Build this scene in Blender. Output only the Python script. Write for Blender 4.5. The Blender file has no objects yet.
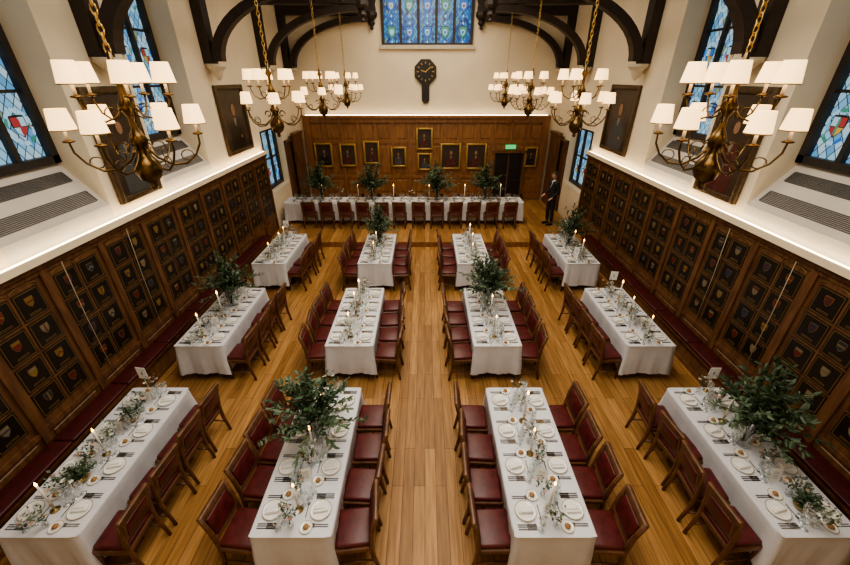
import bpy, bmesh, math, random
from mathutils import Vector, Matrix, Euler
R = random.Random(7)
pi = math.pi
scene = bpy.context.scene
scene.view_settings.view_transform = 'AgX'
try: scene.view_settings.look = 'AgX - Medium High Contrast'
except Exception: pass
scene.view_settings.exposure = 0.32

# ------------------------------------------------------------------ materials
def new_mat(name):
    m = bpy.data.materials.new(name); m.use_nodes = True
    nt = m.node_tree
    return m, nt, nt.nodes['Principled BSDF']

def mat(name, col, rough=0.5, metal=0.0, var=0.0, vscale=6.0, bump=0.0, spec=None, emis=None, estr=0.0, trans=0.0, col2=None, stretch=None):
    m, nt, b = new_mat(name)
    b.inputs['Roughness'].default_value = rough
    b.inputs['Metallic'].default_value = metal
    if trans: b.inputs['Transmission Weight'].default_value = trans
    if spec is not None: b.inputs['Specular IOR Level'].default_value = spec
    if emis:
        b.inputs['Emission Color'].default_value = (*emis, 1); b.inputs['Emission Strength'].default_value = estr
    tc = nt.nodes.new('ShaderNodeTexCoord')
    mp = nt.nodes.new('ShaderNodeMapping'); nt.links.new(tc.outputs['Object'], mp.inputs[0])
    if stretch: mp.inputs['Scale'].default_value = stretch
    nz = nt.nodes.new('ShaderNodeTexNoise'); nz.inputs['Scale'].default_value = vscale; nz.inputs['Detail'].default_value = 4
    nt.links.new(mp.outputs[0], nz.inputs['Vector'])
    rp = nt.nodes.new('ShaderNodeValToRGB')
    c2 = col2 if col2 else tuple(max(0, c * (1 - var)) for c in col)
    rp.color_ramp.elements[0].color = (*c2, 1); rp.color_ramp.elements[1].color = (*col, 1)
    rp.color_ramp.elements[0].position = 0.35; rp.color_ramp.elements[1].position = 0.65
    nt.links.new(nz.outputs['Fac'], rp.inputs[0]); nt.links.new(rp.outputs[0], b.inputs['Base Color'])
    if bump:
        bp = nt.nodes.new('ShaderNodeBump'); bp.inputs['Strength'].default_value = bump; bp.inputs['Distance'].default_value = 0.01
        nt.links.new(nz.outputs['Fac'], bp.inputs['Height']); nt.links.new(bp.outputs[0], b.inputs['Normal'])
    return m

PLASTER = mat('plaster_cream', (0.82, 0.71, 0.53), 0.85, var=0.07, vscale=1.5)
SILLP = mat('sill_grey', (0.66, 0.61, 0.55), 0.8, var=0.08, vscale=2)
STONE = mat('stone', (0.62, 0.55, 0.43), 0.85, var=0.15, vscale=8, bump=0.1)
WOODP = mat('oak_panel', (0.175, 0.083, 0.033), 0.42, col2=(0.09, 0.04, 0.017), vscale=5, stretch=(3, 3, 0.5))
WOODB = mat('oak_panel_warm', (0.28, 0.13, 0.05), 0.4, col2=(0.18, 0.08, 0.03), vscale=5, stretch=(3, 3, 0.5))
WOODD = mat('dark_truss_oak', (0.030, 0.018, 0.013), 0.55, var=0.4, vscale=6)
CHAIRW = mat('chair_wood', (0.15, 0.065, 0.027), 0.35, var=0.45, vscale=9)
LEATHER = mat('oxblood_leather', (0.105, 0.013, 0.012), 0.42, var=0.4, vscale=14, bump=0.15)
LEATHERB = mat('bench_leather', (0.075, 0.008, 0.008), 0.45, var=0.35, vscale=14, bump=0.15)
LINEN = mat('white_linen', (0.68, 0.68, 0.71), 0.8, var=0.07, vscale=5, bump=0.1)
NAPKIN = mat('napkin_linen', (0.80, 0.78, 0.75), 0.8, var=0.05)
CHINA = mat('white_china', (0.84, 0.82, 0.77), 0.12, var=0.02)
CHINAR = mat('china_rim', (0.36, 0.29, 0.18), 0.2, var=0.1)
SILVER = mat('silver_cutlery', (0.38, 0.38, 0.39), 0.22, metal=1.0, var=0.1)
BRASS = mat('antique_brass', (0.17, 0.11, 0.045), 0.30, metal=1.0, var=0.45, vscale=12)
BRASSL = mat('brass_candlestick', (0.5, 0.38, 0.18), 0.3, metal=1.0, var=0.25, vscale=12)
GOLD = mat('gilt', (0.55, 0.36, 0.11), 0.4, metal=0.6, var=0.3, vscale=15)
GILTD = mat('gilt_dark', (0.10, 0.06, 0.025), 0.45, metal=0.3, var=0.4, vscale=15)
GOLDL = mat('gilt_line', (0.24, 0.155, 0.05), 0.45, metal=0.3, var=0.2)
WAX = mat('candle_wax', (0.88, 0.85, 0.76), 0.5, var=0.03)
FLAME = mat('candle_flame', (1, 0.5, 0.12), 0.5, emis=(1.0, 0.50, 0.13), estr=9)
SHADE = mat('lamp_shade', (0.75, 0.58, 0.35), 0.8, emis=(1.0, 0.62, 0.27), estr=1.9)
LEAF1 = mat('leaf_dark', (0.042, 0.082, 0.032), 0.5, var=0.5, vscale=10)
LEAF2 = mat('leaf_eucalyptus', (0.12, 0.175, 0.10), 0.55, var=0.4, vscale=10)
STEM = mat('stem_green', (0.08, 0.10, 0.04), 0.6, var=0.3)
PETALW = mat('petal_white', (0.78, 0.74, 0.66), 0.6, var=0.1)
PETALP = mat('petal_blush', (0.62, 0.42, 0.34), 0.6, var=0.2)
PAPER = mat('card_paper', (0.85, 0.84, 0.81), 0.7, var=0.03)
INK = mat('print_ink', (0.06, 0.06, 0.06), 0.7, var=0.1)
BLACKP = mat('armorial_black', (0.016, 0.011, 0.008), 0.38, var=0.3)
CANVAS = mat('dark_canvas', (0.025, 0.018, 0.013), 0.45, col2=(0.06, 0.035, 0.02), vscale=3)
PSKIN = mat('painted_flesh', (0.32, 0.18, 0.11), 0.6, var=0.2)
PROBE = mat('painted_robe', (0.10, 0.02, 0.015), 0.6, var=0.5)
GRILLE = mat('vent_grille', (0.10, 0.095, 0.09), 0.5, var=0.2)
LEAD = mat('window_frame_dark', (0.03, 0.025, 0.022), 0.5, var=0.3)
LED = mat('ledge_strip_light', (1, 1, 1), 0.5, emis=(1.0, 0.78, 0.48), estr=7.5)
BREAD = mat('bread_roll', (0.45, 0.24, 0.09), 0.7, var=0.3)
EXITG = mat('exit_green', (0.02, 0.4, 0.1), 0.5, emis=(0.03, 0.7, 0.22), estr=.8)
DARK = mat('dark_doorway', (0.012, 0.01, 0.01), 0.7, var=0.2)
SUIT = mat('dark_suit', (0.012, 0.013, 0.018), 0.75, var=0.2)
SKIN = mat('skin', (0.55, 0.31, 0.22), 0.55, var=0.08)
HAIR = mat('hair_brown', (0.07, 0.035, 0.015), 0.6, var=0.4, vscale=30)
SHIRT = mat('white_shirt', (0.75, 0.75, 0.75), 0.7, var=0.03)
EYE = mat('eye_dark', (0.02, 0.02, 0.02), 0.3, var=0.1)
LIP = mat('lips', (0.4, 0.15, 0.12), 0.5, var=0.1)
CABLE = mat('cable', (0.5, 0.42, 0.3), 0.6, var=0.1)
SHC = [mat('shield_red', (0.15, 0.022, 0.015), 0.5, var=0.3), mat('shield_blue', (0.025, 0.04, 0.075), 0.5, var=0.3),
       mat('shield_gold', (0.24, 0.15, 0.04), 0.5, var=0.3), mat('shield_white', (0.22, 0.19, 0.13), 0.5, var=0.3)]

def thin_glass(name, tint=(0.93, 0.96, 0.96), edge=0.5):
    m = bpy.data.materials.new(name); m.use_nodes = True; nt = m.node_tree; N = nt.nodes; L = nt.links
    for n in list(N): N.remove(n)
    out = N.new('ShaderNodeOutputMaterial'); tr = N.new('ShaderNodeBsdfTransparent'); tr.inputs[0].default_value = (*tint, 1)
    gl = N.new('ShaderNodeBsdfGlossy'); gl.inputs['Roughness'].default_value = .04; gl.inputs[0].default_value = (.95, .95, .95, 1)
    lw = N.new('ShaderNodeLayerWeight'); lw.inputs[0].default_value = edge
    rp = N.new('ShaderNodeMapRange'); rp.inputs['To Min'].default_value = .08; rp.inputs['To Max'].default_value = .75
    L.new(lw.outputs['Facing'], rp.inputs[0])
    mx = N.new('ShaderNodeMixShader'); L.new(rp.outputs[0], mx.inputs[0]); L.new(tr.outputs[0], mx.inputs[1]); L.new(gl.outputs[0], mx.inputs[2]); L.new(mx.outputs[0], out.inputs[0])
    return m
GLASS = thin_glass('clear_glass', (0.86, 0.90, 0.90))

def floor_mat():
    m, nt, b = new_mat('oak_floorboards')
    N = nt.nodes; L = nt.links
    tc = N.new('ShaderNodeTexCoord'); mp = N.new('ShaderNodeMapping'); mp.inputs['Rotation'].default_value = (0, 0, pi / 2)
    L.new(tc.outputs['Object'], mp.inputs[0])
    br = N.new('ShaderNodeTexBrick'); L.new(mp.outputs[0], br.inputs['Vector'])
    br.inputs['Scale'].default_value = 1; br.inputs['Brick Width'].default_value = 1.5; br.inputs['Row Height'].default_value = 0.14
    br.inputs['Mortar Size'].default_value = 0.003; br.offset = 0.37
    br.inputs['Color1'].default_value = (0.47, 0.265, 0.10, 1); br.inputs['Color2'].default_value = (0.29, 0.15, 0.052, 1)
    br.inputs['Mortar'].default_value = (0.08, 0.038, 0.014, 1)
    m2 = N.new('ShaderNodeMapping'); m2.inputs['Scale'].default_value = (14, 0.9, 1); L.new(tc.outputs['Object'], m2.inputs[0])
    nz = N.new('ShaderNodeTexNoise'); nz.inputs['Scale'].default_value = 2; nz.inputs['Detail'].default_value = 6; L.new(m2.outputs[0], nz.inputs['Vector'])
    rp = N.new('ShaderNodeValToRGB'); rp.color_ramp.elements[0].color = (0.62, 0.57, 0.50, 1); rp.color_ramp.elements[1].color = (1.15, 1.1, 1.05, 1)
    rp.color_ramp.elements[0].position = .3; rp.color_ramp.elements[1].position = .7
    L.new(nz.outputs['Fac'], rp.inputs[0])
    mx = N.new('ShaderNodeMix'); mx.data_type = 'RGBA'; mx.blend_type = 'MULTIPLY'; mx.inputs[0].default_value = 1
    L.new(br.outputs['Color'], mx.inputs[6]); L.new(rp.outputs[0], mx.inputs[7]); L.new(mx.outputs[2], b.inputs['Base Color'])
    b.inputs['Roughness'].default_value = 0.46; b.inputs['Specular IOR Level'].default_value = 0.35
    return m
FLOOR = floor_mat()

def stained(name, w, h, cols, strength, leadw=0.08):
    m, nt, b = new_mat(name); N = nt.nodes; L = nt.links
    tc = N.new('ShaderNodeTexCoord'); sp = N.new('ShaderNodeSeparateXYZ'); L.new(tc.outputs['Object'], sp.inputs[0])
    def mth(op, a, bb=None):
        n = N.new('ShaderNodeMath'); n.operation = op
        for i, q in enumerate((a, bb)):
            if q is None: continue
            if isinstance(q, (int, float)): n.inputs[i].default_value = q
            else: L.new(q, n.inputs[i])
        return n.outputs[0]
    a = mth('ADD', sp.outputs[0], sp.outputs[1]); z = sp.outputs[2]
    p = mth('ADD', mth('DIVIDE', a, w), mth('DIVIDE', z, h)); q = mth('SUBTRACT', mth('DIVIDE', a, w), mth('DIVIDE', z, h))
    lead = mth('MAXIMUM', mth('LESS_THAN', mth('FRACT', p), leadw), mth('LESS_THAN', mth('FRACT', q), leadw))
    cv = N.new('ShaderNodeCombineXYZ'); L.new(mth('FLOOR', p), cv.inputs[0]); L.new(mth('FLOOR', q), cv.inputs[1])
    wn = N.new('ShaderNodeTexWhiteNoise'); wn.noise_dimensions = '2D'; L.new(cv.outputs[0], wn.inputs['Vector'])
    rp = N.new('ShaderNodeValToRGB'); rp.color_ramp.interpolation = 'CONSTANT'
    els = rp.color_ramp.elements
    els[0].color = (*cols[0][1], 1); els[0].position = 0
    els[1].color = (*cols[1][1], 1); els[1].position = cols[1][0]
    for ps, c in cols[2:]:
        e = els.new(ps); e.color = (*c, 1)
    L.new(wn.outputs['Value'], rp.inputs[0])
    mx = N.new('ShaderNodeMix'); mx.data_type = 'RGBA'; L.new(lead, mx.inputs[0]); L.new(rp.outputs[0], mx.inputs[6]); mx.inputs[7].default_value = (0.004, 0.004, 0.005, 1)
    b.inputs['Base Color'].default_value = (0.02, 0.03, 0.04, 1); b.inputs['Roughness'].default_value = 0.25
    L.new(mx.outputs[2], b.inputs['Emission Color']); b.inputs['Emission Strength'].default_value = strength
    return m
GL_SIDE = stained('leaded_glass_dusk', 0.13, 0.19, [(0, (0.16, 0.34, 0.5)), (.3, (0.24, 0.42, 0.54)), (.55, (0.10, 0.26, 0.44)), (.8, (0.34, 0.46, 0.52)), (.96, (0.16, 0.2, 0.14))], 0.95, .1)
GL_BACK = stained('stained_glass_blue', 0.10, 0.14, [(0, (0.015, 0.12, 0.38)), (.3, (0.03, 0.24, 0.52)), (.55, (0.010, 0.04, 0.2)), (.75, (0.07, 0.32, 0.52)), (.95, (0.2, 0.26, 0.2))], 0.8, 0.12)
def emb(n, c, s=1.0): return mat(n, tuple(x * .5 for x in c), 0.3, emis=c, estr=s)
EMB = [emb('glass_red', (0.30, 0.04, 0.04), .7), emb('glass_blue', (0.02, 0.12, 0.42), .8), emb('glass_pale', (0.30, 0.48, 0.58), .75), emb('glass_amber', (0.5, 0.33, 0.08), .6), emb('glass_green', (0.05, 0.22, 0.16), .7)]

# ------------------------------------------------------------------ mesh builder
class MB:
    def __init__(s): s.v = []; s.f = []; s.m = []; s.s = []; s.mats = []
    def mi(s, m):
        if m not in s.mats: s.mats.append(m)
        return s.mats.index(m)
    def add(s, vs, fs, m, smooth=False, M=None):
        o = len(s.v); k = s.mi(m)
        for p in vs:
            p = Vector(p)
            if M is not None: p = M @ p
            s.v.append(tuple(p))
        for f in fs:
            s.f.append(tuple(i + o for i in f)); s.m.append(k); s.s.append(smooth)
    def box(s, x0, x1, y0, y1, z0, z1, m, M=None):
        vs = [(x, y, z) for z in (z0, z1) for y in (y0, y1) for x in (x0, x1)]
        s.add(vs, [(0, 2, 3, 1), (4, 5, 7, 6), (0, 1, 5, 4), (2, 6, 7, 3), (0, 4, 6, 2), (1, 3, 7, 5)], m, M=M)
    def rbox(s, c, size, r, m, M=None, seg=2, smooth=True):
        bm = bmesh.new(); bmesh.ops.create_cube(bm, size=1)
        for v in bm.verts: v.co = Vector((v.co.x * size[0], v.co.y * size[1], v.co.z * size[2]))
        bmesh.ops.bevel(bm, geom=bm.edges[:], offset=r, segments=seg, profile=0.5, affect='EDGES')
        bm.verts.index_update()
        T = Matrix.Translation(Vector(c)); T = (M @ T) if M is not None else T
        s.add([v.co.copy() for v in bm.verts], [tuple(v.index for v in f.verts) for f in bm.faces], m, smooth, T); bm.free()
    def prism(s, poly, axis, a0, a1, m, M=None):
        n = len(poly); vs = []
        for a in (a0, a1):
            for p in poly:
                vs.append({'x': (a, p[0], p[1]), 'y': (p[0], a, p[1]), 'z': (p[0], p[1], a)}[axis])
        fs = [tuple(range(n)), tuple(range(2 * n - 1, n - 1, -1))] + [(i, (i + 1) % n, n + (i + 1) % n, n + i) for i in range(n)]
        s.add(vs, fs, m, M=M)
    def lathe(s, prof, m, c=(0, 0, 0), n=12, M=None, smooth=True, caps=True):
        vs = []; fs = []
        for r, z in prof:
            for i in range(n):
                a = 2 * pi * i / n; vs.append((c[0] + r * math.cos(a), c[1] + r * math.sin(a), c[2] + z))
        for j in range(len(prof) - 1):
            for i in range(n):
                fs.append((j * n + i, j * n + (i + 1) % n, (j + 1) * n + (i + 1) % n, (j + 1) * n + i))
        if caps:
            if prof[0][0] > 1e-4: fs.append(tuple(range(n - 1, -1, -1)))
            if prof[-1][0] > 1e-4: fs.append(tuple((len(prof) - 1) * n + i for i in range(n)))
        s.add(vs, fs, m, smooth, M)
    def tube(s, pts, rad, m, n=6, M=None, smooth=True):
        pts = [Vector(p) for p in pts]
        if not isinstance(rad, (list, tuple)): rad = [rad] * len(pts)
        vs = []; fs = []; up = None
        for i, p in enumerate(pts):
            t = (pts[min(i + 1, len(pts) - 1)] - pts[max(i - 1, 0)]).normalized()
            if up is None:
                up = Vector((0, 0, 1)) if abs(t.z) < .9 else Vector((1, 0, 0))
            up = (up - t * up.dot(t)).normalized(); sd = t.cross(up)
            for k in range(n):
                a = 2 * pi * k / n; vs.append(p + (up * math.cos(a) + sd * math.sin(a)) * rad[i])
        for j in range(len(pts) - 1):
            for k in range(n):
                fs.append((j * n + k, j * n + (k + 1) % n, (j + 1) * n + (k + 1) % n, (j + 1) * n + k))
        fs.append(tuple(range(n - 1, -1, -1))); fs.append(tuple((len(pts) - 1) * n + k for k in range(n)))
        s.add(vs, fs, m, smooth, M)
    def mesh(s, name):
        me = bpy.data.meshes.new(name); me.from_pydata(s.v, [], s.f)
        for m in s.mats: me.materials.append(m)
        me.polygons.foreach_set('material_index', s.m); me.polygons.foreach_set('use_smooth', s.s)
        me.update()
        return me
    def obj(s, name, loc=(0, 0, 0), rot=(0, 0, 0)):
        return put(name, s.mesh(name), loc, rot)
def put(name, me, loc=(0, 0, 0), rot=(0, 0, 0), scale=1.0, parent=None):
    o = bpy.data.objects.new(name, me); scene.collection.objects.link(o)
    o.location = loc; o.rotation_euler = rot
    o.scale = (scale,) * 3 if isinstance(scale, (int, float)) else scale
    if parent: o.parent = parent
    return o

# ------------------------------------------------------------------ room
XL, XR = -4.95, 5.05
YF, YB = -1.5, 15.5
ZP = 2.56
CX = (XL + XR) / 2
TOPZ = 7.6
b = MB(); b.box(XL - 1, XR + 1, YF - .3, YB + .3, -0.2, 0, FLOOR); b.obj('floor')
b = MB(); b.box(XL + .1, XR - .1, 10.75, YB - .23, 0.0, 0.15, FLOOR); b.box(XL + .1, XR - .1, 10.72, 10.76, 0.0, 0.155, WOODB); b.obj('dais_platform')
b = MB(); b.box(XL - 1, XR + 1, YB, YB + .3, 0, TOPZ, PLASTER)
b.prism([(XL - 1, TOPZ), (XR + 1, TOPZ), (CX, TOPZ + 4)], 'y', YB, YB + .3, PLASTER); b.obj('wall_back')
b = MB(); b.box(XL - 1, XR + 1, YF - .3, YF, 0, TOPZ, PLASTER)
b.prism([(XL - 1, TOPZ), (XR + 1, TOPZ), (CX, TOPZ + 4)], 'y', YF - .3, YF, PLASTER); b.obj('wall_front')
b = MB()
for sgn, X in ((-1, XL), (1, XR)):
    b.prism([(X + sgn * 1.0, TOPZ), (X + sgn * 1.0, TOPZ + .15), (CX, TOPZ + 4.15), (CX, TOPZ + 4.0)], 'y', YF - .3, YB + .3, WOODD)
b.obj('ceiling')

WINS = [(0.7, 2.5), (4.05, 5.8), (7.2, 8.95)]
LOWWIN = (12.05, 13.9)
def side_wall(name, X, sg):
    D = lambda d: X + sg * d
    b = MB()
    def bx(d0, d1, y0, y1, z0, z1, m=PLASTER):
        a, c = sorted((D(d0), D(d1))); b.box(a, c, y0, y1, z0, z1, m)
    bx(0, 1.0, YF - .3, LOWWIN[0], 0, 2.62)
    edges = [YF - .3]
    for y0, y1 in WINS:
        bx(0, 1.0, edges[-1], y0, 2.62, TOPZ); edges.append(y1)
        b.prism([(D(0.0), 2.62), (D(0.0), 2.84), (D(0.55), 3.48), (D(1.0), 3.48), (D(1.0), 2.62)], 'y', y0, y1, SILLP)
        bx(0, 1.0, y0, y1, 6.9, TOPZ)
        bx(.62, 1.0, y0, y1, 3.48, 6.9, DARK)
    bx(0, 1.0, edges[-1], LOWWIN[0], 2.62, TOPZ)
    bx(0, 1.0, LOWWIN[0], LOWWIN[1], 0, 1.25); bx(0, 1.0, LOWWIN[0], LOWWIN[1], 3.15, TOPZ)
    bx(.5, 1.0, LOWWIN[0], LOWWIN[1], 1.25, 3.15, DARK)
    bx(0, 1.0, LOWWIN[1], YB + .3, 0, TOPZ)
    b.obj(name)
side_wall('wall_left', XL, -1); side_wall('wall_right', XR, 1)

SHP = [(-1, 1), (0, 1.08), (1, 1), (1, .1), (.75, -.45), (0, -1), (-.75, -.45), (-1, .1)]
wn = [0]
def window(X, sg, y0, y1, z0, z1, dd):
    wn[0] += 1
    rr = random.Random(wn[0] * 3 + 1)
    b = MB(); D = lambda d: X + sg * d
    def bx(d0, d1, a0, a1, c0, c1, m):
        p, q = sorted((D(d0), D(d1))); b.box(p, q, a0, a1, c0, c1, m)
    bx(dd, dd + .02, y0 + .02, y1 - .02, z0 + .02, z1 - .02, GL_SIDE)
    fw = .11
    bx(dd - .1, dd + .03, y0 + .003, y0 + fw, z0 + .003, z1, LEAD); bx(dd - .1, dd + .03, y1 - fw, y1 - .003, z0 + .003, z1, LEAD)
    bx(dd - .1, dd + .03, y0 + .003, y1 - .003, z0 + .003, z0 + fw, LEAD); bx(dd - .1, dd + .03, y0 + .003, y1 - .003, z1 - fw, z1 - .003, LEAD)
    n = 3
    for i in range(1, n):
        y = y0 + (y1 - y0) * i / n; bx(dd - .08, dd + .03, y - .035, y + .035, z0 + .01, z1 - .01, LEAD)
    z = z0 + .95
    while z < z1 - .3:
        bx(dd - .05, dd + .03, y0 + .01, y1 - .01, z - .02, z + .02, LEAD); z += .95
    def poly(pts, d, m): b.add([(D(dd - d), p, q) for p, q in pts], [tuple(range(len(pts)))], m)
    for i in range(n):
        yc = y0 + (y1 - y0) * (i + .5) / n
        zz = [z0 + .52 + .95 * k for k in range(3)] if z1 - z0 > 2.5 else [z0 + .5]
        for k, zc in enumerate(zz):
            c1, c2, c3 = rr.choice(EMB[:2]), rr.choice(EMB[1:4]), rr.choice(EMB)
            for t in range(10):
                a0, a1 = 2 * pi * t / 10 + .06, 2 * pi * (t + 1) / 10 - .06
                poly([(yc + r * math.cos(a), zc + r * 1.2 * math.sin(a)) for r, a in ((.155, a0), (.20, a0), (.20, a1), (.155, a1))], .012, EMB[2] if t % 2 else rr.choice([EMB[4], EMB[1], EMB[2]]))
            poly([(yc + p * .11, zc + q * .14) for p, q in SHP], .012, LEAD)
            S = [(yc - .095, zc + .12, yc - .005, zc + .005, c1), (yc + .005, zc + .12, yc + .095, zc + .005, EMB[2])]
            for a, t, c_, d_, m in S: poly([(a, t), (c_, t), (c_, d_), (a, d_)], .016, m)
            poly([(yc - .095, zc - .005), (yc - .005, zc - .005), (yc - .005, zc - .12), (yc - .07, zc - .07)], .016, c2)
            poly([(yc + .095, zc - .005), (yc + .005, zc - .005), (yc + .005, zc - .12), (yc + .07, zc - .07)], .016, c1)
            poly([(yc - .015, zc + .1), (yc + .015, zc + .1), (yc + .015, zc - .1), (yc - .015, zc - .1)], .019, c3)
    b.obj('window_%d' % wn[0])
for X, sg in ((XL, -1), (XR, 1)):
    for y0, y1 in WINS: window(X, sg, y0, y1, 3.48, 6.9, .55)
    window(X, sg, LOWWIN[0], LOWWIN[1], 1.25, 3.15, .3)
b = MB(); z0, z1 = 5.56, 7.55; hw = 1.52; xc = CX + .03
b.box(xc - hw, xc + hw, YB - .02, YB - .002, z0, z1, GL_BACK)
b.box(xc - hw - .12, xc + hw + .12, YB - .12, YB - .002, z0 - .12, z0, STONE)
for i in range(6):
    x = xc - hw + 2 * hw * i / 5; b.box(x - .045, x + .045, YB - .1, YB - .002, z0, z1, LEAD)
for z in (z0 + .03, z1 - .03): b.box(xc - hw, xc + hw, YB - .08, YB - .002, z - .03, z + .03, LEAD)
rr = random.Random(5)
for i in range(5):
    x = xc - hw + 2 * hw * (i + .5) / 5
    for zc in (z0 + .36, z0 + 1.1, z0 + 1.7):
        for (r, mm, y) in ((1.1, LEAD, .022), (1.0, rr.choice([EMB[1], EMB[4]]), .026), (.55, EMB[2], .03), (.3, rr.choice(EMB), .034)):
            b.add([(x + .13 * r * p, YB - y, zc + .16 * r * q) for p, q in SHP], [tuple(range(8))], mm)
        for dz in (-.27, .27):
            for t in range(3):
                b.add([(x - .12 + .08 * t + .03 * p + .04, YB - .024, zc + dz + .05 * q) for p, q in ((0, 1), (1.2, 0), (0, -1), (-1.2, 0))], [(0, 1, 2, 3)], EMB[2] if t == 1 else EMB[1])
b.obj('window_%d' % (wn[0] + 1))

# side panelling
def shield_cells(b, D, y0, y1, z0, z1, seed):
    rr = random.Random(seed)
    def bx(d0, d1, a0, a1, c0, c1, m):
        p, q = sorted((D(d0), D(d1))); b.box(p, q, a0, a1, c0, c1, m)
    nc, nr = 2, 4; cw = (y1 - y0) / nc; ch = (z1 - z0) / nr
    for i in range(nc):
        for j in range(nr):
            a0, a1 = y0 + cw * i + .018, y0 + cw * (i + 1) - .018; c0, c1 = z0 + ch * j + .017, z0 + ch * (j + 1) - .017
            bx(.05, .056, a0, a1, c0, c1, BLACKP)
            g = .007; e = .016
            for (p0, p1, q0, q1) in ((a0 + e, a1 - e, c0 + e, c0 + e + g), (a0 + e, a1 - e, c1 - e - g, c1 - e), (a0 + e, a0 + e + g, c0 + e, c1 - e), (a1 - e - g, a1 - e, c0 + e, c1 - e)):
                bx(.055, .059, p0, p1, q0, q1, GOLDL)
            yc, zc = (a0 + a1) / 2, (c0 + c1) / 2 + .03; w, h = .047, .060
            k1 = rr.random()
            mm1, mm2 = rr.choice(SHC), rr.choice(SHC)
            for k, (s_, mm) in enumerate(((1.15, GOLDL), (1.0, mm1))):
                sh = [(-1, 1), (1, 1), (1, .1), (.75, -.45), (0, -1), (-.75, -.45), (-1, .1)]
                b.add([(D(.0575 + .002 * k), yc + p * w * s_, zc + q * h * s_) for p, q in sh], [tuple(range(7))], mm)
            def pl(pts): b.add([(D(.0612), yc + p * w, zc + q * h) for p, q in pts], [tuple(range(len(pts)))], mm2)
            if k1 < .3: pl([(-1, .3), (1, .3), (1, -.05), (-1, -.05)])
            elif k1 < .55: pl([(-.2, 1), (.2, 1), (.2, -.85), (-.2, -.85)])
            elif k1 < .8: pl([(-1, -.2), (0, .45), (1, -.2), (.85, -.45), (0, .1), (-.85, -.45)])
            else: pl([(-1, 1), (1, 1), (1, .5), (-1, .5)])
            bx(.055, .059, yc - .075, yc + .075, c0 + .05, c0 + .075, GOLDL)
            bx(.055, .0595, yc - .07, yc + .07, c0 + .056, c0 + .069, BLACKP)
for nm, X, sg in (('left', XL, -1), ('right', XR, 1)):
    b = MB(); D = lambda d: X - sg * d
    def bx(d0, d1, a0, a1, c0, c1, m):
        p, q = sorted((D(d0), D(d1))); b.box(p, q, a0, a1, c0, c1, m)
    for y0, y1, ztop, base in [(YF + .01, 11.98, ZP, 0), (13.95, YB - .01, 2.62, .15)]:
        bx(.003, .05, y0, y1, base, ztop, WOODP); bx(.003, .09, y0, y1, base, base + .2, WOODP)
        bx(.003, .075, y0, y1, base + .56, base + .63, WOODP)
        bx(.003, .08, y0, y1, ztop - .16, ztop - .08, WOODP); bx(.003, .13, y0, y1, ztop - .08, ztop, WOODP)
        n = max(1, round((y1 - y0) / .97)); st = (y1 - y0) / n
        for i in range(n + 1):
            y = min(max(y0 + st * i, y0 + .05), y1 - .05); bx(.003, .085, y - .045, y + .045, base, ztop - .08, WOODP)
        if y1 < 12:
            for i in range(n):
                ya = y0 + st * i; shield_cells(b, D, ya + .095, ya + st - .095, .72, 2.32, i * 7 + (3 if sg > 0 else 0))
                b.rbox((D(.052), ya + st / 2, .38), (.02, st - .24, .26), .009, WOODP, seg=1, smooth=False)
                for hh in (.25, .75):
                    yc = ya + .095 + (st - .19) * hh; r = (st - .19) / 4 - .012
                    pts = [(D(.058), yc + r * math.cos(t * pi / 10), 2.325 + .055 * math.sin(t * pi / 10)) for t in range(11)]
                    b.tube(pts, .007, GOLDL, 4)
    b.obj('trim_armorial_panelling_' + nm)
    b = MB()
    bx(0.003, .20, YF + .01, 11.98, ZP + .001, ZP + .05, PLASTER); bx(.165, .20, YF + .01, 11.98, ZP + .05, ZP + .09, PLASTER)
    b.obj('trim_ledge_' + nm)
    b = MB(); bx(0.05, .12, YF + .1, 11.9, ZP + .051, ZP + .066, LED); b.obj('ledge_strip_light')
    b = MB()
    for d0, d1, z0, z1, m in ((.09, .36, 0, .08, WOODP), (.09, .34, .08, .36, WOODP), (.09, .39, .36, .40, CHAIRW)):
        bx(d0, d1, .2, 10.6, z0, z1, m)
    y = .22
    while y < 10.5:
        b.rbox((D(.24), y + .515, .43), (.29, 1.02, .06), .02, LEATHERB); y += 1.035
    b.obj('wall_bench')
    for (y0, y1) in WINS[:]:
        b = MB(); sl = math.atan2(.64, .55)
        for t0, t1 in ((.14, .36), (.60, .80)):
            for k in range(9):
                t = t0 + (t1 - t0) * k / 8
                x = X + sg * .55 * t; z = 2.84 + .64 * t
                M = Matrix.Translation((x, (y0 + y1) / 2, z)) @ Matrix.Rotation(-sg * sl, 4, 'Y')
                b.box(-.006, .006, -(y1 - y0) / 2 + .12, (y1 - y0) / 2 - .12, 0.001, .016, GRILLE, M=M)
            for yy in (y0 + .1, y1 - .12):
                b.add([(X + sg * .55 * t0, yy, 2.845 + .64 * t0), (X + sg * .55 * t1, yy, 2.845 + .64 * t1), (X + sg * .55 * t1, yy + .03, 2.845 + .64 * t1), (X + sg * .55 * t0, yy + .03, 2.845 + .64 * t0)], [(0, 1, 2, 3)], GRILLE)
        b.obj('vent_grille')
    for yy in (4.5, 5.73):
        b = MB(); b.tube([(D(.16), yy, ZP - .1), (D(.12), yy, 1.6), (D(.11), yy, .55)], .005, CABLE, 5); b.obj('wall_cable')

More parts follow.
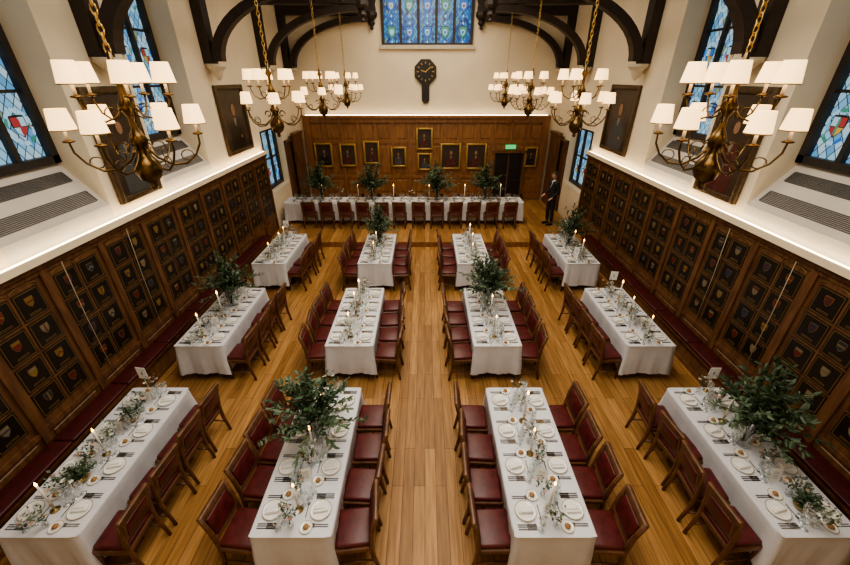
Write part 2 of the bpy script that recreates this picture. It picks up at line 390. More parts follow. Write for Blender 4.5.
# back panelling
b = MB(); PX0, PX1 = CX - 4.62, CX + 4.62; ZB = 3.30
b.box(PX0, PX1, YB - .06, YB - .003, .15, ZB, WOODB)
b.box(PX0 - .03, PX1 + .03, YB - .22, YB - .003, ZB - .06, ZB + .03, WOODB)
b.box(PX0, PX1, YB - .14, YB - .003, ZB - .22, ZB - .06, WOODB)
b.box(PX0, PX1, YB - .10, YB - .003, .15, .36, WOODB); b.box(PX0, PX1, YB - .09, YB - .003, 1.0, 1.1, WOODB)
b.box(PX0, PX1, YB - .09, YB - .003, 2.32, 2.42, WOODB)
for i in range(15):
    x = PX0 + .06 + (PX1 - PX0 - .12) * i / 14; b.box(x - .05, x + .05, YB - .1, YB - .003, .15, ZB - .2, WOODB)
    if i < 14:
        xc2 = x + (PX1 - PX0 - .12) / 28
        for za, zb in ((.45, .92), (1.2, 2.22), (2.5, 3.0)):
            b.rbox((xc2, YB - .065, (za + zb) / 2), (.42, .03, zb - za), .012, WOODB, seg=1, smooth=False)
for x in (PX0 + .1, PX1 - .1):
    b.box(x - .13, x + .13, YB - .18, YB - .003, .15, ZB, WOODB)
b.obj('trim_wall_panelling_back')
b = MB(); b.box(PX0 + .1, PX1 - .1, YB - .16, YB - .12, ZB + .031, ZB + .05, LED); b.obj('ledge_strip_light')
for sg, X in ((-1, XL), (1, XR)):
    b = MB()
    b.rbox((X - sg * .22, YB - .68, 1.44), (.16, .8, 2.58), .02, WOODP, smooth=False)
    b.box(min(X - sg * .32, X - sg * .12), max(X - sg * .32, X - sg * .12), YB - 1.12, YB - .24, 2.73, 2.82, WOODP)
    for za, zb in ((.35, 1.1), (1.25, 2.5)): b.rbox((X - sg * .30, YB - .68, (za + zb) / 2), (.03, .6, zb - za), .01, WOODP, seg=1, smooth=False)
    b.obj('panelled_screen')
# door
b = MB(); x0, x1 = 2.75, 3.85
b.box(x0, x1, YB - .115, YB - .1, .152, 1.98, DARK)
for a, c in ((x0 - .09, x0), (x1, x1 + .09)): b.box(a, c, YB - .17, YB - .1, .152, 2.06, WOODP)
b.box(x0 - .12, x1 + .12, YB - .19, YB - .1, 1.98, 2.08, WOODP)
b.box(x0 + .52, x0 + .56, YB - .125, YB - .115, .152, 1.96, WOODP)
for xx in (x0 + .08, x0 + .62):
    for za, zb in ((.3, .9), (1.0, 1.85)): b.rbox((xx + .2, YB - .12, (za + zb) / 2), (.36, .02, zb - za), .008, BLACKP, seg=1, smooth=False)
b.lathe([(0, -.03), (.03, -.02), (.03, .02), (0, .03)], BRASS, (x0 + .48, YB - .15, 1.1), 8)
b.obj('door_1')
b = MB(); b.box(3.13, 3.52, YB - .15, YB - .1, 2.13, 2.28, EXITG)
b.box(3.17, 3.24, YB - .155, YB - .15, 2.16, 2.25, PAPER); b.box(3.30, 3.48, YB - .155, YB - .15, 2.19, 2.22, PAPER); b.obj('exit_sign')

# portraits
def portrait(w, h, seed, robe=None, fr=GOLD):
    rr = random.Random(seed); b = MB(); f = .07 if w < .8 else .1
    b.box(-w / 2, w / 2, -.02, 0, -h / 2, h / 2, CANVAS)
    for x0, x1, z0, z1 in ((-w / 2 - f, -w / 2, -h / 2 - f, h / 2 + f), (w / 2, w / 2 + f, -h / 2 - f, h / 2 + f), (-w / 2, w / 2, -h / 2 - f, -h / 2), (-w / 2, w / 2, h / 2, h / 2 + f)):
        b.rbox(((x0 + x1) / 2, -.03, (z0 + z1) / 2), (x1 - x0, .07, z1 - z0), .015, fr)
    def flat(pts, y, m): b.add([(p[0], y, p[1]) for p in pts], [tuple(range(len(pts)))], m)
    s = w * .5; hx = rr.uniform(-.05, .05) * w; hz = h * .18
    flat([(-.62 * s + hx, -h / 2), (.62 * s + hx, -h / 2), (.58 * s + hx, -.18 * h), (.3 * s + hx, .02 * h), (-.3 * s + hx, .02 * h), (-.58 * s + hx, -.18 * h)], -.022, robe or rr.choice([PROBE, BLACKP, INK]))
    flat([(-.12 * s + hx, .03 * h), (.12 * s + hx, .03 * h), (.05 * s + hx, -.10 * h), (-.05 * s + hx, -.10 * h)], -.024, SHC[3])
    flat([(hx + .2 * s * math.cos(t * pi / 8), hz + .28 * s * math.sin(t * pi / 8)) for t in range(16)], -.025, HAIR)
    flat([(hx + .15 * s * math.cos(t * pi / 8), hz - .03 * s + .22 * s * math.sin(t * pi / 8)) for t in range(16)], -.027, PSKIN)
    flat([(hx + .33 * s + .07 * s * math.cos(t * pi / 4), -.3 * h + .06 * s * math.sin(t * pi / 4)) for t in range(8)], -.027, PSKIN)
    return b.mesh('portrait')
for i, (u, z, w, h) in enumerate([(-3.95, 1.9, .56, .78), (-3.0, 1.9, .5, .72), (-2.08, 2.0, .48, .72), (-1.03, 1.83, .46, .62), (-.02, 2.5, .5, .66), (-.02, 1.65, .42, .52), (1.0, 1.85, .66, .84), (2.0, 1.85, .66, .84), (4.15, 1.83, .36, .62)]):
    put('portrait_painting', portrait(w, h, i), (u, YB - .125, z))
for X, sg in ((XL, -1), (XR, 1)):
    for y, w, h in ((6.5, .85, 1.5), (10.6, 1.3, 1.4)):
        o = put('portrait_painting', portrait(w, h, int(y) + sg, fr=GILTD), (X - sg * .012, y, 3.62), (0, 0, 0))
        o.rotation_euler = Euler((0, 0, sg * -pi / 2))
# clock
b = MB(); octa = lambda r, k=8: [(r * math.cos(2 * pi * i / k + pi / 8), r * math.sin(2 * pi * i / k + pi / 8)) for i in range(k)]
b.prism(octa(.42), 'y', -.10, -.003, WOODD); b.prism(octa(.36), 'y', -.12, -.10, GILTD); b.prism(octa(.345), 'y', -.125, -.12, BLACKP)
for i in range(12):
    a = i * pi / 6; M = Matrix.Rotation(a, 4, 'Y'); b.box(-.012, .012, -.13, -.125, .24, .31, GOLD, M=M)
b.box(-.013, .013, -.136, -.13, -.03, .26, GOLD, M=Matrix.Rotation(.9, 4, 'Y')); b.box(-.016, .016, -.14, -.136, -.03, .17, GOLD, M=Matrix.Rotation(-1.3, 4, 'Y'))
b.prism([(-.14, -.38), (.14, -.38), (.14, -.92), (.07, -1.02), (-.07, -1.02), (-.14, -.92)], 'y', -.12, -.003, WOODD)
b.box(-.08, .08, -.13, -.12, -.8, -.45, BLACKP); b.lathe([(0, -.01), (.04, 0), (0, .01)], GILTD, (0, 0, 0), 12, M=Matrix.Translation((0, -.135, -.72)) @ Matrix.Rotation(pi / 2, 4, 'X'))
b.obj('wall_clock', (CX - .03, YB, 4.75))

# roof trusses
def truss():
    b = MB(); T = .14
    for s in (-1, 1):
        H = (XR - XL) / 2 - .005
        def P(x, z): return (s * x, z)
        b.prism([P(H, 4.85), P(H - .2, 4.85), P(H - .24, TOPZ), P(H, TOPZ)], 'y', -T, T, WOODD)
        o, i_ = [], []
        for k in range(15):
            t = k / 14 * pi / 2
            o.append((1.95 + 2.85 * math.cos(t), 4.9 + 1.5 * math.sin(t)))
            i_.append((1.95 + 2.64 * math.cos(t), 4.9 + 1.33 * math.sin(t)))
        for k in range(14):
            b.prism([P(*o[k]), P(*o[k + 1]), P(*i_[k + 1]), P(*i_[k])], 'y', -T * .8, T * .8, WOODD)
        b.prism([P(H, 6.4), P(1.7, 6.4), P(1.7, 6.65), P(H, 6.65)], 'y', -T, T, WOODD)
        b.lathe([(.02, -.40), (.07, -.36), (.04, -.30), (.13, -.22), (.08, -.13), (.17, -.06), (.2, .0), (.2, .1)], WOODD, (s * 1.85, 0, 6.38), 8, smooth=False)
        b.prism([P(1.72, 6.4), P(1.98, 6.4), P(1.98, 8.9), P(1.72, 8.9)], 'y', -T, T, WOODD)
        o, i_ = [], []
        for k in range(11):
            t = k / 10 * pi / 2
            o.append((1.75 * math.cos(t), 6.45 + 1.4 * math.sin(t))); i_.append((1.75 * math.cos(t), 6.7 + 1.45 * math.sin(t)))
        for k in range(10): b.prism([P(*o[k]), P(*o[k + 1]), P(*i_[k + 1]), P(*i_[k])], 'y', -T * .8, T * .8, WOODD)
        b.lathe([(.03, -.30), (.09, -.22), (.12, -.12), (.19, -.05), (.22, -.03), (.22, .03)], STONE, (s * (H - .2), 0, 4.82), 10)
    b.prism([(-2, 8.3), (2, 8.3), (2, 8.55), (-2, 8.55)], 'y', -T, T, WOODD)
    return b.mesh('roof_truss')
TM = truss()
for y in (-.2, 3.3, 6.6, 9.9, 13.2, YB - .16): put('roof_truss', TM, (CX, y, 0))

# ------------------------------------------------------------------ chandelier
def chandelier():
    b = MB()
    b.lathe([(0, -.60), (.02, -.59), (.03, -.56), (.02, -.54), (.08, -.50), (.11, -.43), (.105, -.37), (.06, -.31), (.03, -.27), (.05, -.22), (.075, -.18), (.05, -.13), (.025, -.08), (.022, 0), (.05, .05), (.065, .09), (.04, .14), (.02, .2), (.022, .3), (.05, .34), (.025, .4), (.018, .46), (0, .48)], BRASS, n=16)
    def shade(x, y, z):
        b.lathe([(.014, -.135), (.04, -.13), (.045, -.12), (.014, -.11)], BRASS, (x, y, z), 8)
        b.lathe([(.012, -.12), (.012, .0)], WAX, (x, y, z), 8)
        b.lathe([(.088, -.04), (.066, .115)], SHADE, (x, y, z), 16, caps=False)
        b.lathe([(.090, -.042), (.090, -.034)], GOLDL, (x, y, z), 16, caps=False)
    for i in range(6):
        a = 2 * pi * i / 6 + .26; c, s_ = math.cos(a), math.sin(a)
        prof = [(.03, -.22), (.10, -.33), (.20, -.40), (.31, -.40), (.40, -.33), (.45, -.24), (.455, -.17), (.455, -.15)]
        b.tube([(r * c, r * s_, z) for r, z in prof], [.012, .011, .010, .010, .009, .009, .008, .008], BRASS, 6)
        sc = [(.12 + .06 * math.cos(t) * (1 - t / 9), -.24 + .06 * math.sin(t) * (1 - t / 9)) for t in [k * .6 for k in range(10)]]
        b.tube([(r * c, r * s_, z) for r, z in sc], .006, BRASS, 5)
        sc = [(.33 + .05 * math.cos(t), -.33 + .045 * math.sin(t)) for t in [k * .6 for k in range(9)]]
        b.tube([(r * c, r * s_, z) for r, z in sc], .005, BRASS, 5)
        shade(.455 * c, .455 * s_, -.03)
    for i in range(5):
        a = 2 * pi * i / 5 + .1; c, s_ = math.cos(a), math.sin(a)
        prof = [(.03, .10), (.10, .01), (.19, -.02), (.27, .03), (.31, .12), (.315, .17)]
        b.tube([(r * c, r * s_, z) for r, z in prof], .008, BRASS, 6)
        sc = [(.13 + .045 * math.cos(t), .04 + .045 * math.sin(t)) for t in [k * .6 for k in range(9)]]
        b.tube([(r * c, r * s_, z) for r, z in sc], .005, BRASS, 5)
        shade(.315 * c, .315 * s_, .29)
    z = .49; k = 0
    while z < 4.2:
        M = Matrix.Translation((0, 0, z)) @ Matrix.Rotation(pi / 2 * (k % 2), 4, 'Z')
        pts = [(.020 * math.cos(t * pi / 4), 0, .042 * math.sin(t * pi / 4)) for t in range(9)]
        b.tube(pts, .006, GOLD, 4, M=M); z += .062; k += 1
    return b.mesh('chandelier')
CM = chandelier()
for y in (3.42, 6.75, 10.0, 13.15):
    for x in (-2.45, 2.5):
        put('chandelier', CM, (x, y, 4.30), (0, 0, R.uniform(0, 1)))

# ------------------------------------------------------------------ chairs
def chair():
    b = MB()
    b.rbox((0, .0, .455), (.385, .36, .07), .025, LEATHER)
    b.rbox((0, .0, .410), (.43, .385, .06), .008, CHAIRW, seg=1, smooth=False)
    for s in (-1, 1):
        b.tube([(s * .185, .165, .42), (s * .185, .17, .2), (s * .185, .175, 0)], [.023, .02, .016], CHAIRW, 6)
        b.tube([(s * .19, -.23, 0), (s * .19, -.185, .25), (s * .19, -.175, .45), (s * .195, -.20, .7), (s * .2, -.245, .90)], [.020, .025, .028, .028, .025], CHAIRW, 6)
        b.tube([(s * .187, .17, .17), (s * .19, -.195, .17)], .012, CHAIRW, 5)
    b.tube([(-.187, 0, .17), (.187, 0, .17)], .012, CHAIRW, 5)
    M = Matrix.Translation((0, -.213, .72)) @ Matrix.Rotation(.21, 4, 'X')
    b.rbox((0, 0, .155), (.43, .05, .09), .016, CHAIRW, M=M); b.rbox((0, 0, -.16), (.38, .032, .07), .008, CHAIRW, M=M)
    b.rbox((0, .006, -.01), (.33, .045, .25), .018, LEATHER, M=M)
    b.rbox((0, -.014, -.01), (.36, .02, .27), .006, CHAIRW, M=M, seg=1, smooth=False)
    b.rbox((0, -.02, -.01), (.29, .024, .21), .008, LEATHER, M=M)
    return b.mesh('dining_chair')
CH = chair()
def put_chair(x, y, rz, z=0): put('dining_chair', CH, (x + R.uniform(-.02, .03), y + R.uniform(-.02, .02), z), (0, 0, rz + R.uniform(-.12, .12)))

# ------------------------------------------------------------------ table
def table_mesh(lx, ly, seed, hem=.17):
    rr = random.Random(seed); b = MB(); hx, hy = lx / 2, ly / 2; rc = .03
    per = []
    def seg(p, q, n, nr):
        for i in range(n):
            t = i / n; per.append((p[0] + (q[0] - p[0]) * t, p[1] + (q[1] - p[1]) * t, nr, min(t, 1 - t) * math.dist(p, q)))
    nx, ny = max(12, int(lx / .05)), max(12, int(ly / .05))
    seg((-hx + rc, -hy), (hx - rc, -hy), nx, (0, -1)); per.append((hx - rc * .3, -hy + rc * .3, (.7, -.7), 0))
    seg((hx, -hy + rc), (hx, hy - rc), ny, (1, 0)); per.append((hx - rc * .3, hy - rc * .3, (.7, .7), 0))
    seg((hx - rc, hy), (-hx + rc, hy), nx, (0, 1)); per.append((-hx + rc * .3, hy - rc * .3, (-.7, .7), 0))
    seg((-hx, hy - rc), (-hx, -hy + rc), ny, (-1, 0)); per.append((-hx + rc * .3, -hy + rc * .3, (-.7, -.7), 0))
    n = len(per); levels = [(.75, -.012), (.744, -.002), (.72, .002), (.6, 0), (.45, -.012), (.3, -.015), (hem, -.01)]
    ph = rr.uniform(0, 6); vs = []
    for li, (z, off) in enumerate(levels):
        k = max(0, (.74 - z) / .55)
        for j, (x, y, nr, dc) in enumerate(per):
            long_side = abs(nr[0]) > .9 if ly > lx else abs(nr[1]) > .9
            cor = math.exp(-dc / .06) * .05
            w = (.012 * math.sin(j * .9 + ph) + .010 * math.sin(j * 2.3 + ph * 2)) * k
            d = off * (1 if long_side else -.6) + w + cor * k - (.03 * k if long_side else 0)
            vs.append((x + nr[0] * d, y + nr[1] * d, z + (.008 * math.sin(j * .5 + ph) if li == 6 else 0)))
    fs = [tuple(range(n))]
    for l in range(len(levels) - 1):
        for j in range(n): fs.append((l * n + j, (l + 1) * n + j, (l + 1) * n + (j + 1) % n, l * n + (j + 1) % n))
    b.add(vs, [fs[0]], LINEN); b.add(vs, fs[1:], LINEN, True)
    for sx in (-1, 1):
        for sy in (-1, 1): b.tube([(sx * (hx - .12), sy * (hy - .15), .72), (sx * (hx - .12), sy * (hy - .15), 0)], .02, CHAIRW, 6)
    return b.mesh('banquet_table')

def setting(seed):
    rr = random.Random(seed); b = MB()
    b.lathe([(0, .004), (.06, .004), (.075, .006), (.108, .018), (.108, .021)], CHINA, (0, .155, 0), 20, caps=False)
    b.lathe([(.108, .021), (.101, .0195)], CHINAR, (0, .155, 0), 20, caps=False)
    b.lathe([(.101, .0195), (.07, .010), (0, .008)], CHINA, (0, .155, 0), 20, caps=False)
    M = Matrix.Translation((rr.uniform(-.01, .01), .155, .012)) @ Matrix.Rotation(rr.uniform(-.3, .3), 4, 'Z')
    b.rbox((0, 0, .012), (.07, .15, .024), .009, NAPKIN, M=M); b.rbox((.012, 0.01, .028), (.045, .12, .014), .006, NAPKIN, M=M)
    b.lathe([(0, .003), (.045, .004), (.065, .012), (.065, .014)], CHINA, (-.165, .26, 0), 16, caps=False)
    b.lathe([(.065, .014), (.060, .013)], CHINAR, (-.165, .26, 0), 16, caps=False)
    b.lathe([(.06, .013), (.04, .007), (0, .006)], CHINA, (-.165, .26, 0), 16, caps=False)
    b.lathe([(0, 0), (.022, .003), (.03, .014), (.02, .03), (0, .034)], BREAD, (-.165, .26, .007), 8)
    for x in (-.135, -.155):
        b.box(x - .004, x + .004, .05, .18, .002, .006, SILVER); b.box(x - .010, x + .010, .18, .23, .002, .007, SILVER)
    for x in (.13, .15, .172):
        b.box(x - .004, x + .004, .05, .14, .002, .007, SILVER); b.box(x - .010, x + .007, .14, .235, .002, .005, SILVER)
    b.box(-.07, .06, .288, .296, .002, .006, SILVER); b.lathe([(0, .002), (.016, .005), (0, .008)], SILVER, (.07, .292, 0), 8)
    def wine(x, y, h, r):
        b.lathe([(.034, 0.001), (.030, .004), (.005, .008), (.0045, h * .45), (r * .7, h * .55), (r, h * .72), (r * .82, h)], GLASS, (x, y, 0), 12, caps=False)
        b.lathe([(r * .84, h - .002), (r * .84, h), (r * .80, h)], CHINA, (x, y, 0), 12, caps=False)
    wine(.12, .30, .19, .038); wine(.18, .265, .17, .033); wine(.055, .335, .20, .028)
    return b.mesh('place_setting')
SETS = [setting(i) for i in range(4)]

def candle():
    b = MB()
    b.lathe([(.05, 0), (.05, .006), (.012, .014), (.008, .05), (.014, .07), (.008, .09), (.018, .11), (.013, .115), (0, .115)], BRASSL, n=12)
    b.lathe([(.013, .11), (.011, .42), (0, .422)], WAX, n=8)
    b.lathe([(0, .422), (.011, .436), (.013, .450), (.006, .474), (0, .492)], FLAME, n=8)
    return b.mesh('candlestick')
CAN = candle()
def leafq(b, p, d, up, L, W, m):
    d = d.normalized(); sd = d.cross(up)
    if sd.length < .01: sd = Vector((1, 0, 0))
    sd.normalize(); n = sd.cross(d)
    pts = [p, p + d * L * .35 + sd * W - n * W * .2, p + d * L * .8 + sd * W * .6 - n * .15 * W, p + d * L, p + d * L * .8 - sd * W * .6 - n * .15 * W, p + d * L * .35 - sd * W - n * W * .2, p + d * L * .5 + n * W * .15]
    b.add(pts, [(0, 1, 6), (1, 2, 6), (2, 3, 6), (3, 4, 6), (4, 5, 6), (5, 0, 6)], m)
def bud(seed):
    rr = random.Random(seed); b = MB()
    h = rr.choice([.10, .13, .16])
    b.lathe([(.0, .001), (.022, .001), (.03, .01), (.03, h * .5), (.012, h * .8), (.015, h)], GLASS, n=10, caps=False)
    for i in range(9):
        a = rr.uniform(0, 6.28); t = rr.uniform(.03, .10); e = Vector((t * math.cos(a), t * math.sin(a), h + rr.uniform(.05, .17)))
        b.tube([(0, 0, .02), (0, 0, h), e * .6 + Vector((0, 0, h * .35)), e], .0015, STEM, 4)
        if i < 5:
            m = rr.choice([PETALW, PETALW, PETALP])
            for k in range(7):
                aa = k * .9; d = Vector((math.cos(aa), math.sin(aa), .5)); leafq(b, e, d, Vector((0, 0, 1)), .026, .012, m)
        for k in range(5):
            leafq(b, e * (.7 + .05 * k) + Vector((0, 0, .02 * k)), Vector((rr.uniform(-1, 1), rr.uniform(-1, 1), .4)), Vector((0, 0, 1)), .034, .009, rr.choice([LEAF1, LEAF2, LEAF2]))
    return b.mesh('bud_vase')
BUDS = [bud(i) for i in range(4)]
def card():
    b = MB(); b.add([(-.06, -.035, 0), (.06, -.035, 0), (.06, 0, .18), (-.06, 0, .18), (-.06, .035, 0), (.06, .035, 0)], [(0, 1, 2, 3), (3, 2, 5, 4)], PAPER)
    for k in range(5): z = .05 + .02 * k; y = -.035 + z / .18 * .035 - .001; b.add([(-.03, y, z), (.03, y, z), (.03, y + .0008, z + .004), (-.03, y + .0008, z + .004)], [(0, 1, 2, 3)], INK)
    return b.mesh('menu_card')
CARD = card()
def signm():
    b = MB(); b.lathe([(.04, 0), (.04, .006), (.004, .01), (.003, .28)], BRASSL, n=10)
    b.box(-.07, .07, -.003, .003, .22, .41, PAPER); b.box(-.007, .007, -.005, .005, .29, .34, INK)
    return b.mesh('table_number_sign')
SIGN = signm()
def foliage(seed, nst=54, rad=.40, hh=.58, vase=True, nl=22, ls=1.0):
    rr = random.Random(seed); b = MB(); vh = .30 if vase else .08
    if vase:
        b.lathe([(0, .003), (.06, .002), (.065, .01), (.045, .05), (.04, .2), (.06, .29), (.064, vh)], GLASS, n=14, caps=False)
    else:
        b.lathe([(.05, .002), (.075, .03), (.07, vh), (.06, vh), (.0, .04)], BRASSL, n=12)
    for i in range(nst):
        a = rr.uniform(0, 2 * pi); q = rr.random() ** .6; r = rad * q * rr.uniform(.6, 1.2); zt = vh + hh * (1 - .75 * q ** 1.5) * rr.uniform(.45, 1.1) - (.1 * q if vase else 0)
        c, s_ = math.cos(a), math.sin(a)
        P = [Vector((c * .01, s_ * .01, .03 if vase else .05)), Vector((c * .03, s_ * .03, vh)), Vector((c * r * .5, s_ * r * .5, vh + (zt - vh) * .75)), Vector((c * r, s_ * r, zt))]
        pts = []
        for k in range(9):
            t = k / 8; u = 1 - t
            pts.append(P[0] * u ** 3 + P[1] * 3 * u * u * t + P[2] * 3 * u * t * t + P[3] * t ** 3)
        b.tube(pts, .0025, STEM, 3)
        m = LEAF2 if rr.random() < .4 else LEAF1; big = rr.uniform(.75, 1.15) * ls
        for k in range(nl):
            t = .38 + .62 * k / (nl - 1); j = min(7, int(t * 8)); p = pts[j].lerp(pts[j + 1], t * 8 - j)
            tan = (pts[j + 1] - pts[j]).normalized()
            d = tan * .6 + Vector((rr.uniform(-1, 1), rr.uniform(-1, 1), rr.uniform(-.8, .6)))
            leafq(b, p, d, Vector((rr.uniform(-.4, .4), rr.uniform(-.4, .4), 1)), rr.uniform(.045, .07) * big, rr.uniform(.010, .016) * big, m)
    return b.mesh('foliage_arrangement')
FOL = [foliage(11), foliage(12), foliage(13, 58, .42, .56)]
LOW = foliage(21, 20, .2, .2, False, 14, .8)
def put_foliage(x, y, z, s, k): put('foliage_arrangement', FOL[k % 3], (x, y, z), (0, 0, R.uniform(0, 6)), (s * 1.05, s * 1.05, s))

W = .80; h2 = W / 2
rows = [(2.0, 3.96), (4.9, 6.82), (7.97, 9.88)]
CXT = {(-1, 0, 1): -1.29, (1, 0, 1): 1.25, (-1, 1, 1): -1.24, (1, 1, 1): 1.19, (-1, 2, 1): -1.19, (1, 2, 1): 1.16,
       (-1, 0, 0): -3.72, (1, 0, 0): 3.80, (-1, 1, 0): -3.70, (1, 1, 0): 3.70, (-1, 2, 0): -3.68, (1, 2, 0): 3.72}
greens = {(-1, 0): (3.10, 1.3), (1, 1): (6.2, 1.35), (-1, 2): (9.2, 1.35)}
ogreens = {(-1, 1): (6.15, 1.35), (1, 2): (9.1, 1.3), (1, 0): (3.05, 1.45)}
lows = [(-3.72, 2.58, 1.0), (-3.72, 3.4, .9), (3.82, 2.28, 1.0)]
for ri, (y0, y1) in enumerate(rows):
    for inner in (True, False):
        for sg in (-1, 1):
            cx = CXT[(sg, ri, int(inner))]
            ln = y1 - y0; yc = (y0 + y1) / 2
            put('banquet_table', table_mesh(W, ln, ri * 5 + sg + (9 if inner else 0)), (cx, yc, 0))
            gy = (greens if inner else ogreens).get((sg, ri))
            for k in range(4):
                y = y0 + ln * (k + .5) / 4
                for sd in (-1, 1):
                    if inner or sd == -sg:
                        put_chair(cx + sd * (h2 + .17), y, sd * pi / 2)
                    put('place_setting', SETS[R.randrange(4)], (cx + sd * (h2 - .005), y + R.uniform(-.01, .01), .751), (0, 0, sd * pi / 2))
            slots = [.05, .13, .21, .30, .38, .46, .54, .62, .70, .79, .87, .95]
            kinds = ['b', 'c', 'b', 'm', 'b', 'c', 'b', 'm', 'c', 'b', 'm', 'b']
            for t, kd in zip(slots, kinds):
                y = y0 + ln * t
                if gy and abs(y - gy[0]) < .17: continue
                if any(abs(l[0] - cx) < .3 and abs(l[1] - y) < .13 for l in lows): continue
                x = cx + R.uniform(-.035, .035)
                if kd == 'c': put('candlestick', CAN, (x, y, .751), (0, 0, 0), R.uniform(.85, 1.1))
                elif kd == 'm': put('menu_card', CARD, (x, y, .751), (0, 0, R.uniform(-.5, .5)))
                else: put('bud_vase', BUDS[R.randrange(4)], (x, y, .751), (0, 0, R.uniform(0, 6)), R.uniform(.85, 1.15))
            if gy: put_foliage(cx, gy[0], .751, gy[1], ri + sg)
            if not inner: put('table_number_sign', SIGN, (cx + sg * .12, y1 - .05, .751), (0, 0, R.uniform(-.2, .2)))
for x, y, s in lows:
    put('low_greenery_bowl', LOW, (x, y, .751), (0, 0, R.uniform(0, 6)), s)

# top table
tx0, tx1 = -4.72, 3.3; tw = tx1 - tx0; ty = 12.68
put('banquet_table', table_mesh(tw, .72, 77, .12), ((tx0 + tx1) / 2, ty, .151))
for k in range(13):
    x = tx0 + .45 + (tw - .8) * k / 12
    for sd in (-1, 1):
        put('place_setting', SETS[R.randrange(4)], (x, ty + sd * (.355), .902), (0, 0, 0 if sd < 0 else pi))
    if 0 < k: put_chair(x - .15, ty - .56, 0, .151)
    if k % 2 == 1: put('candlestick', CAN, (x + .2, ty + .02, .902), (0, 0, 0), 1.1)
    elif k < 12: put('bud_vase', BUDS[k % 4], (x + .22, ty, .902), (0, 0, k), 1.3)
for k, x in enumerate((-3.5, -1.8, .4, 2.05)): put_foliage(x, ty, .902, 1.6, k)

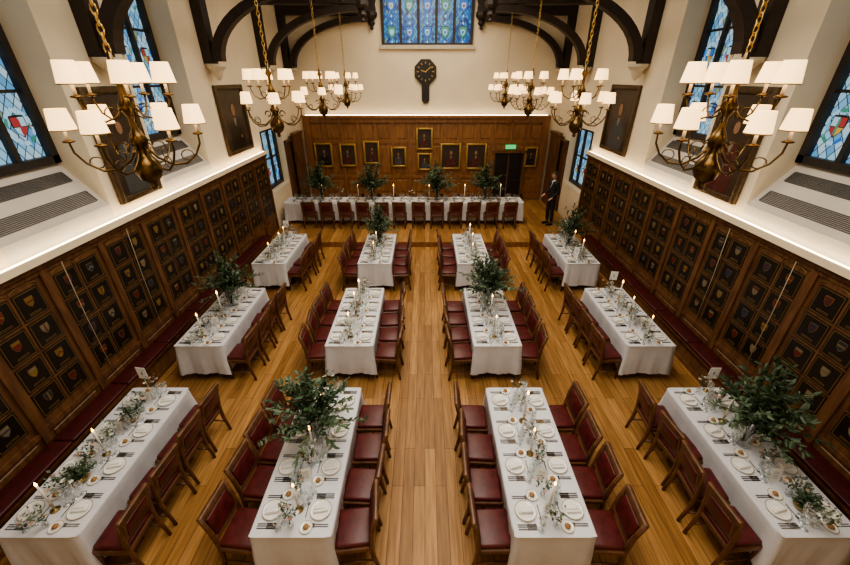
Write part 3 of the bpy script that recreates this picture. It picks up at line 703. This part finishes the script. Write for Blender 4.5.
# ------------------------------------------------------------------ person
def skin_obj(name, verts, edges, rads, m, parent, sub=2, loc=(0, 0, 0)):
    me = bpy.data.meshes.new(name); me.from_pydata(verts, edges, []); me.materials.append(m)
    o = put(name, me, loc, parent=parent)
    o.modifiers.new('Skin', 'SKIN'); s = o.modifiers.new('Sub', 'SUBSURF'); s.levels = sub; s.render_levels = sub
    for i, r in enumerate(rads):
        r = r if isinstance(r, tuple) else (r, r); me.skin_vertices[0].data[i].radius = r
    me.skin_vertices[0].data[0].use_root = True
    o.modifiers['Skin'].use_smooth_shade = True
    return o
def person(loc, rz):
    e = bpy.data.objects.new('standing_man_in_suit', None); scene.collection.objects.link(e); e.location = loc; e.rotation_euler = (0, 0, rz)
    V = [(0, 0, .95), (0, .01, 1.12), (0, .0, 1.32), (0, -.01, 1.44), (0, 0, 1.50),
         (.09, 0, .90), (.105, .02, .50), (.11, -.01, .10), (-.09, 0, .90), (-.10, .0, .50), (-.11, -.03, .10),
         (.17, -.01, 1.42), (.23, -.03, 1.16), (.20, .16, 1.02), (-.17, -.01, 1.42), (-.23, -.03, 1.16), (-.20, .14, .98)]
    E = [(0, 1), (1, 2), (2, 3), (3, 4), (0, 5), (5, 6), (6, 7), (0, 8), (8, 9), (9, 10), (3, 11), (11, 12), (12, 13), (3, 14), (14, 15), (15, 16)]
    Rr = [(.16, .115), (.145, .105), (.18, .12), (.12, .09), (.06, .06), (.095, .1), (.07, .07), (.055, .055), (.095, .1), (.07, .07), (.055, .055), (.07, .07), (.055, .055), (.042, .042), (.07, .07), (.055, .055), (.042, .042)]
    skin_obj('suit', V, E, Rr, SUIT, e)
    skin_obj('neck', [(0, 0, 1.46), (0, .01, 1.56)], [(0, 1)], [.055, .052], SKIN, e, 1)
    b = MB()
    hc = Vector((0, .03, 1.655)); vs = []; n, mm_ = 20, 14
    for j in range(mm_ + 1):
        ph = -pi / 2 + pi * j / mm_
        for i in range(n):
            a = 2 * pi * i / n; x = math.cos(a) * math.cos(ph); y = math.sin(a) * math.cos(ph); z = math.sin(ph)
            wx = .074 * (1 - .22 * max(0, -z)); wy = .092 * (1 - .12 * max(0, -z))
            vs.append((hc.x + x * wx, hc.y + y * wy + (.008 if z < -.3 and y > 0 else 0), hc.z + z * .118))
    fs = [(j * n + i, j * n + (i + 1) % n, (j + 1) * n + (i + 1) % n, (j + 1) * n + i) for j in range(mm_) for i in range(n)]
    b.add(vs, fs, SKIN, True)
    b.tube([(0, .115, 1.68), (0, .137, 1.642), (0, .12, 1.632)], [.007, .014, .010], SKIN, 6)
    for s in (-1, 1):
        b.lathe([(0, -.01), (.011, 0), (0, .01)], SHIRT, (s * .028, .112, 1.668), 8); b.lathe([(0, -.006), (.006, 0), (0, .006)], EYE, (s * .028, .120, 1.668), 6)
        b.lathe([(0, -.03), (.013, -.01), (.016, .012), (0, .03)], SKIN, (s * .075, .025, 1.655), 8)
        b.box(s * .028 - .016, s * .028 + .016, .112, .122, 1.687, 1.693, HAIR)
    b.rbox((0, .116, 1.60), (.045, .012, .012), .004, LIP)
    hv = []
    for j in range(9):
        ph = -.25 + (pi / 2 + .25) * j / 8
        for i in range(n):
            a = 2 * pi * i / n; y = math.sin(a) * math.cos(ph); zz = math.sin(ph)
            if y > .3 and zz < .45: zz = .45
            hv.append((hc.x + math.cos(a) * math.cos(ph) * .083, hc.y - .008 + y * .100, hc.z + .008 + zz * .125))
    hf = [(j * n + i, j * n + (i + 1) % n, (j + 1) * n + (i + 1) % n, (j + 1) * n + i) for j in range(8) for i in range(n)]
    b.add(hv, hf, HAIR, True)
    b.add([(-.045, .085, 1.47), (.045, .085, 1.47), (0, .125, 1.25)], [(0, 1, 2)], SHIRT)
    b.tube([(0, .10, 1.46), (0, .135, 1.34)], [.012, .018], EYE, 5)
    b.lathe([(.062, 1.455), (.06, 1.50), (.057, 1.50)], SHIRT, (0, 0.004, 0), 14, caps=False)
    for s, fx in ((1, .11), (-1, -.11)):
        b.rbox((fx, .05, .045), (.09, .27, .09), .035, EYE)
    put('head_and_shoes', b.mesh('head_and_shoes'), parent=e)
    for s, w in ((1, Vector((.20, .16, 1.02))), (-1, Vector((-.20, .14, .98)))):
        d = Vector((-s * .15, 1, -.5)).normalized(); side = Vector((s, .15, 0)).normalized()
        V = [w - d * .01, w + d * .05, w + d * .09]; E = [(0, 1), (1, 2)]; Rr = [(.024, .024), (.04, .02), (.038, .017)]
        skin_obj('palm', [tuple(v) for v in V], E, Rr, SKIN, e, 1)
        for k, (off, L) in enumerate(((-.028, .068), (-.010, .078), (.009, .072), (.027, .056))):
            p = w + d * .09 + side * off; q = p + d * L * .5 + Vector((0, 0, -.006)); r_ = q + (d + Vector((0, 0, -.9))).normalized() * L * .5
            skin_obj('finger_%d' % (k + 1), [tuple(p - d * .02), tuple(p), tuple(q), tuple(r_)], [(0, 1), (1, 2), (2, 3)], [.009, .009, .008, .007], SKIN, e, 1)
        p = w + d * .03 - side * .03; skin_obj('thumb', [tuple(p + side * .015), tuple(p + d * .03 - side * .02), tuple(p + d * .06 - side * .022)], [(0, 1), (1, 2)], [.011, .010, .008], SKIN, e, 1)
    return e
person((4.22, 12.35, .151), 1.9)

# ------------------------------------------------------------------ lights
def area(name, loc, rot, sx, sy, e, col):
    l = bpy.data.lights.new(name, 'AREA'); l.shape = 'RECTANGLE'; l.size = sx; l.size_y = sy; l.energy = e; l.color = col
    o = bpy.data.objects.new(name, l); scene.collection.objects.link(o); o.location = loc; o.rotation_euler = rot; return o
area('added_fill_front', (CX, 3.0, 7.5), (0, 0, 0), 3, 6, 370, (1.0, 0.92, 0.80))  # added soft fill above the near tables, not a fitting of the hall
area('added_fill_back', (CX, 10.5, 7.5), (0, 0, 0), 3, 7, 350, (1.0, 0.85, 0.66))  # added warmer fill for the far end, stands for no real lamp
w = bpy.data.worlds.new('World'); scene.world = w; w.use_nodes = True
w.node_tree.nodes['Background'].inputs[0].default_value = (0.25, 0.4, 0.6, 1); w.node_tree.nodes['Background'].inputs[1].default_value = 0.4

cam = bpy.data.cameras.new('camera'); co = bpy.data.objects.new('camera', cam); scene.collection.objects.link(co)
co.location = (0, 0, 4.6); co.rotation_euler = (math.radians(90 - 28.6), 0, 0); cam.lens = 16; cam.sensor_width = 36; cam.clip_start = .05
scene.camera = co
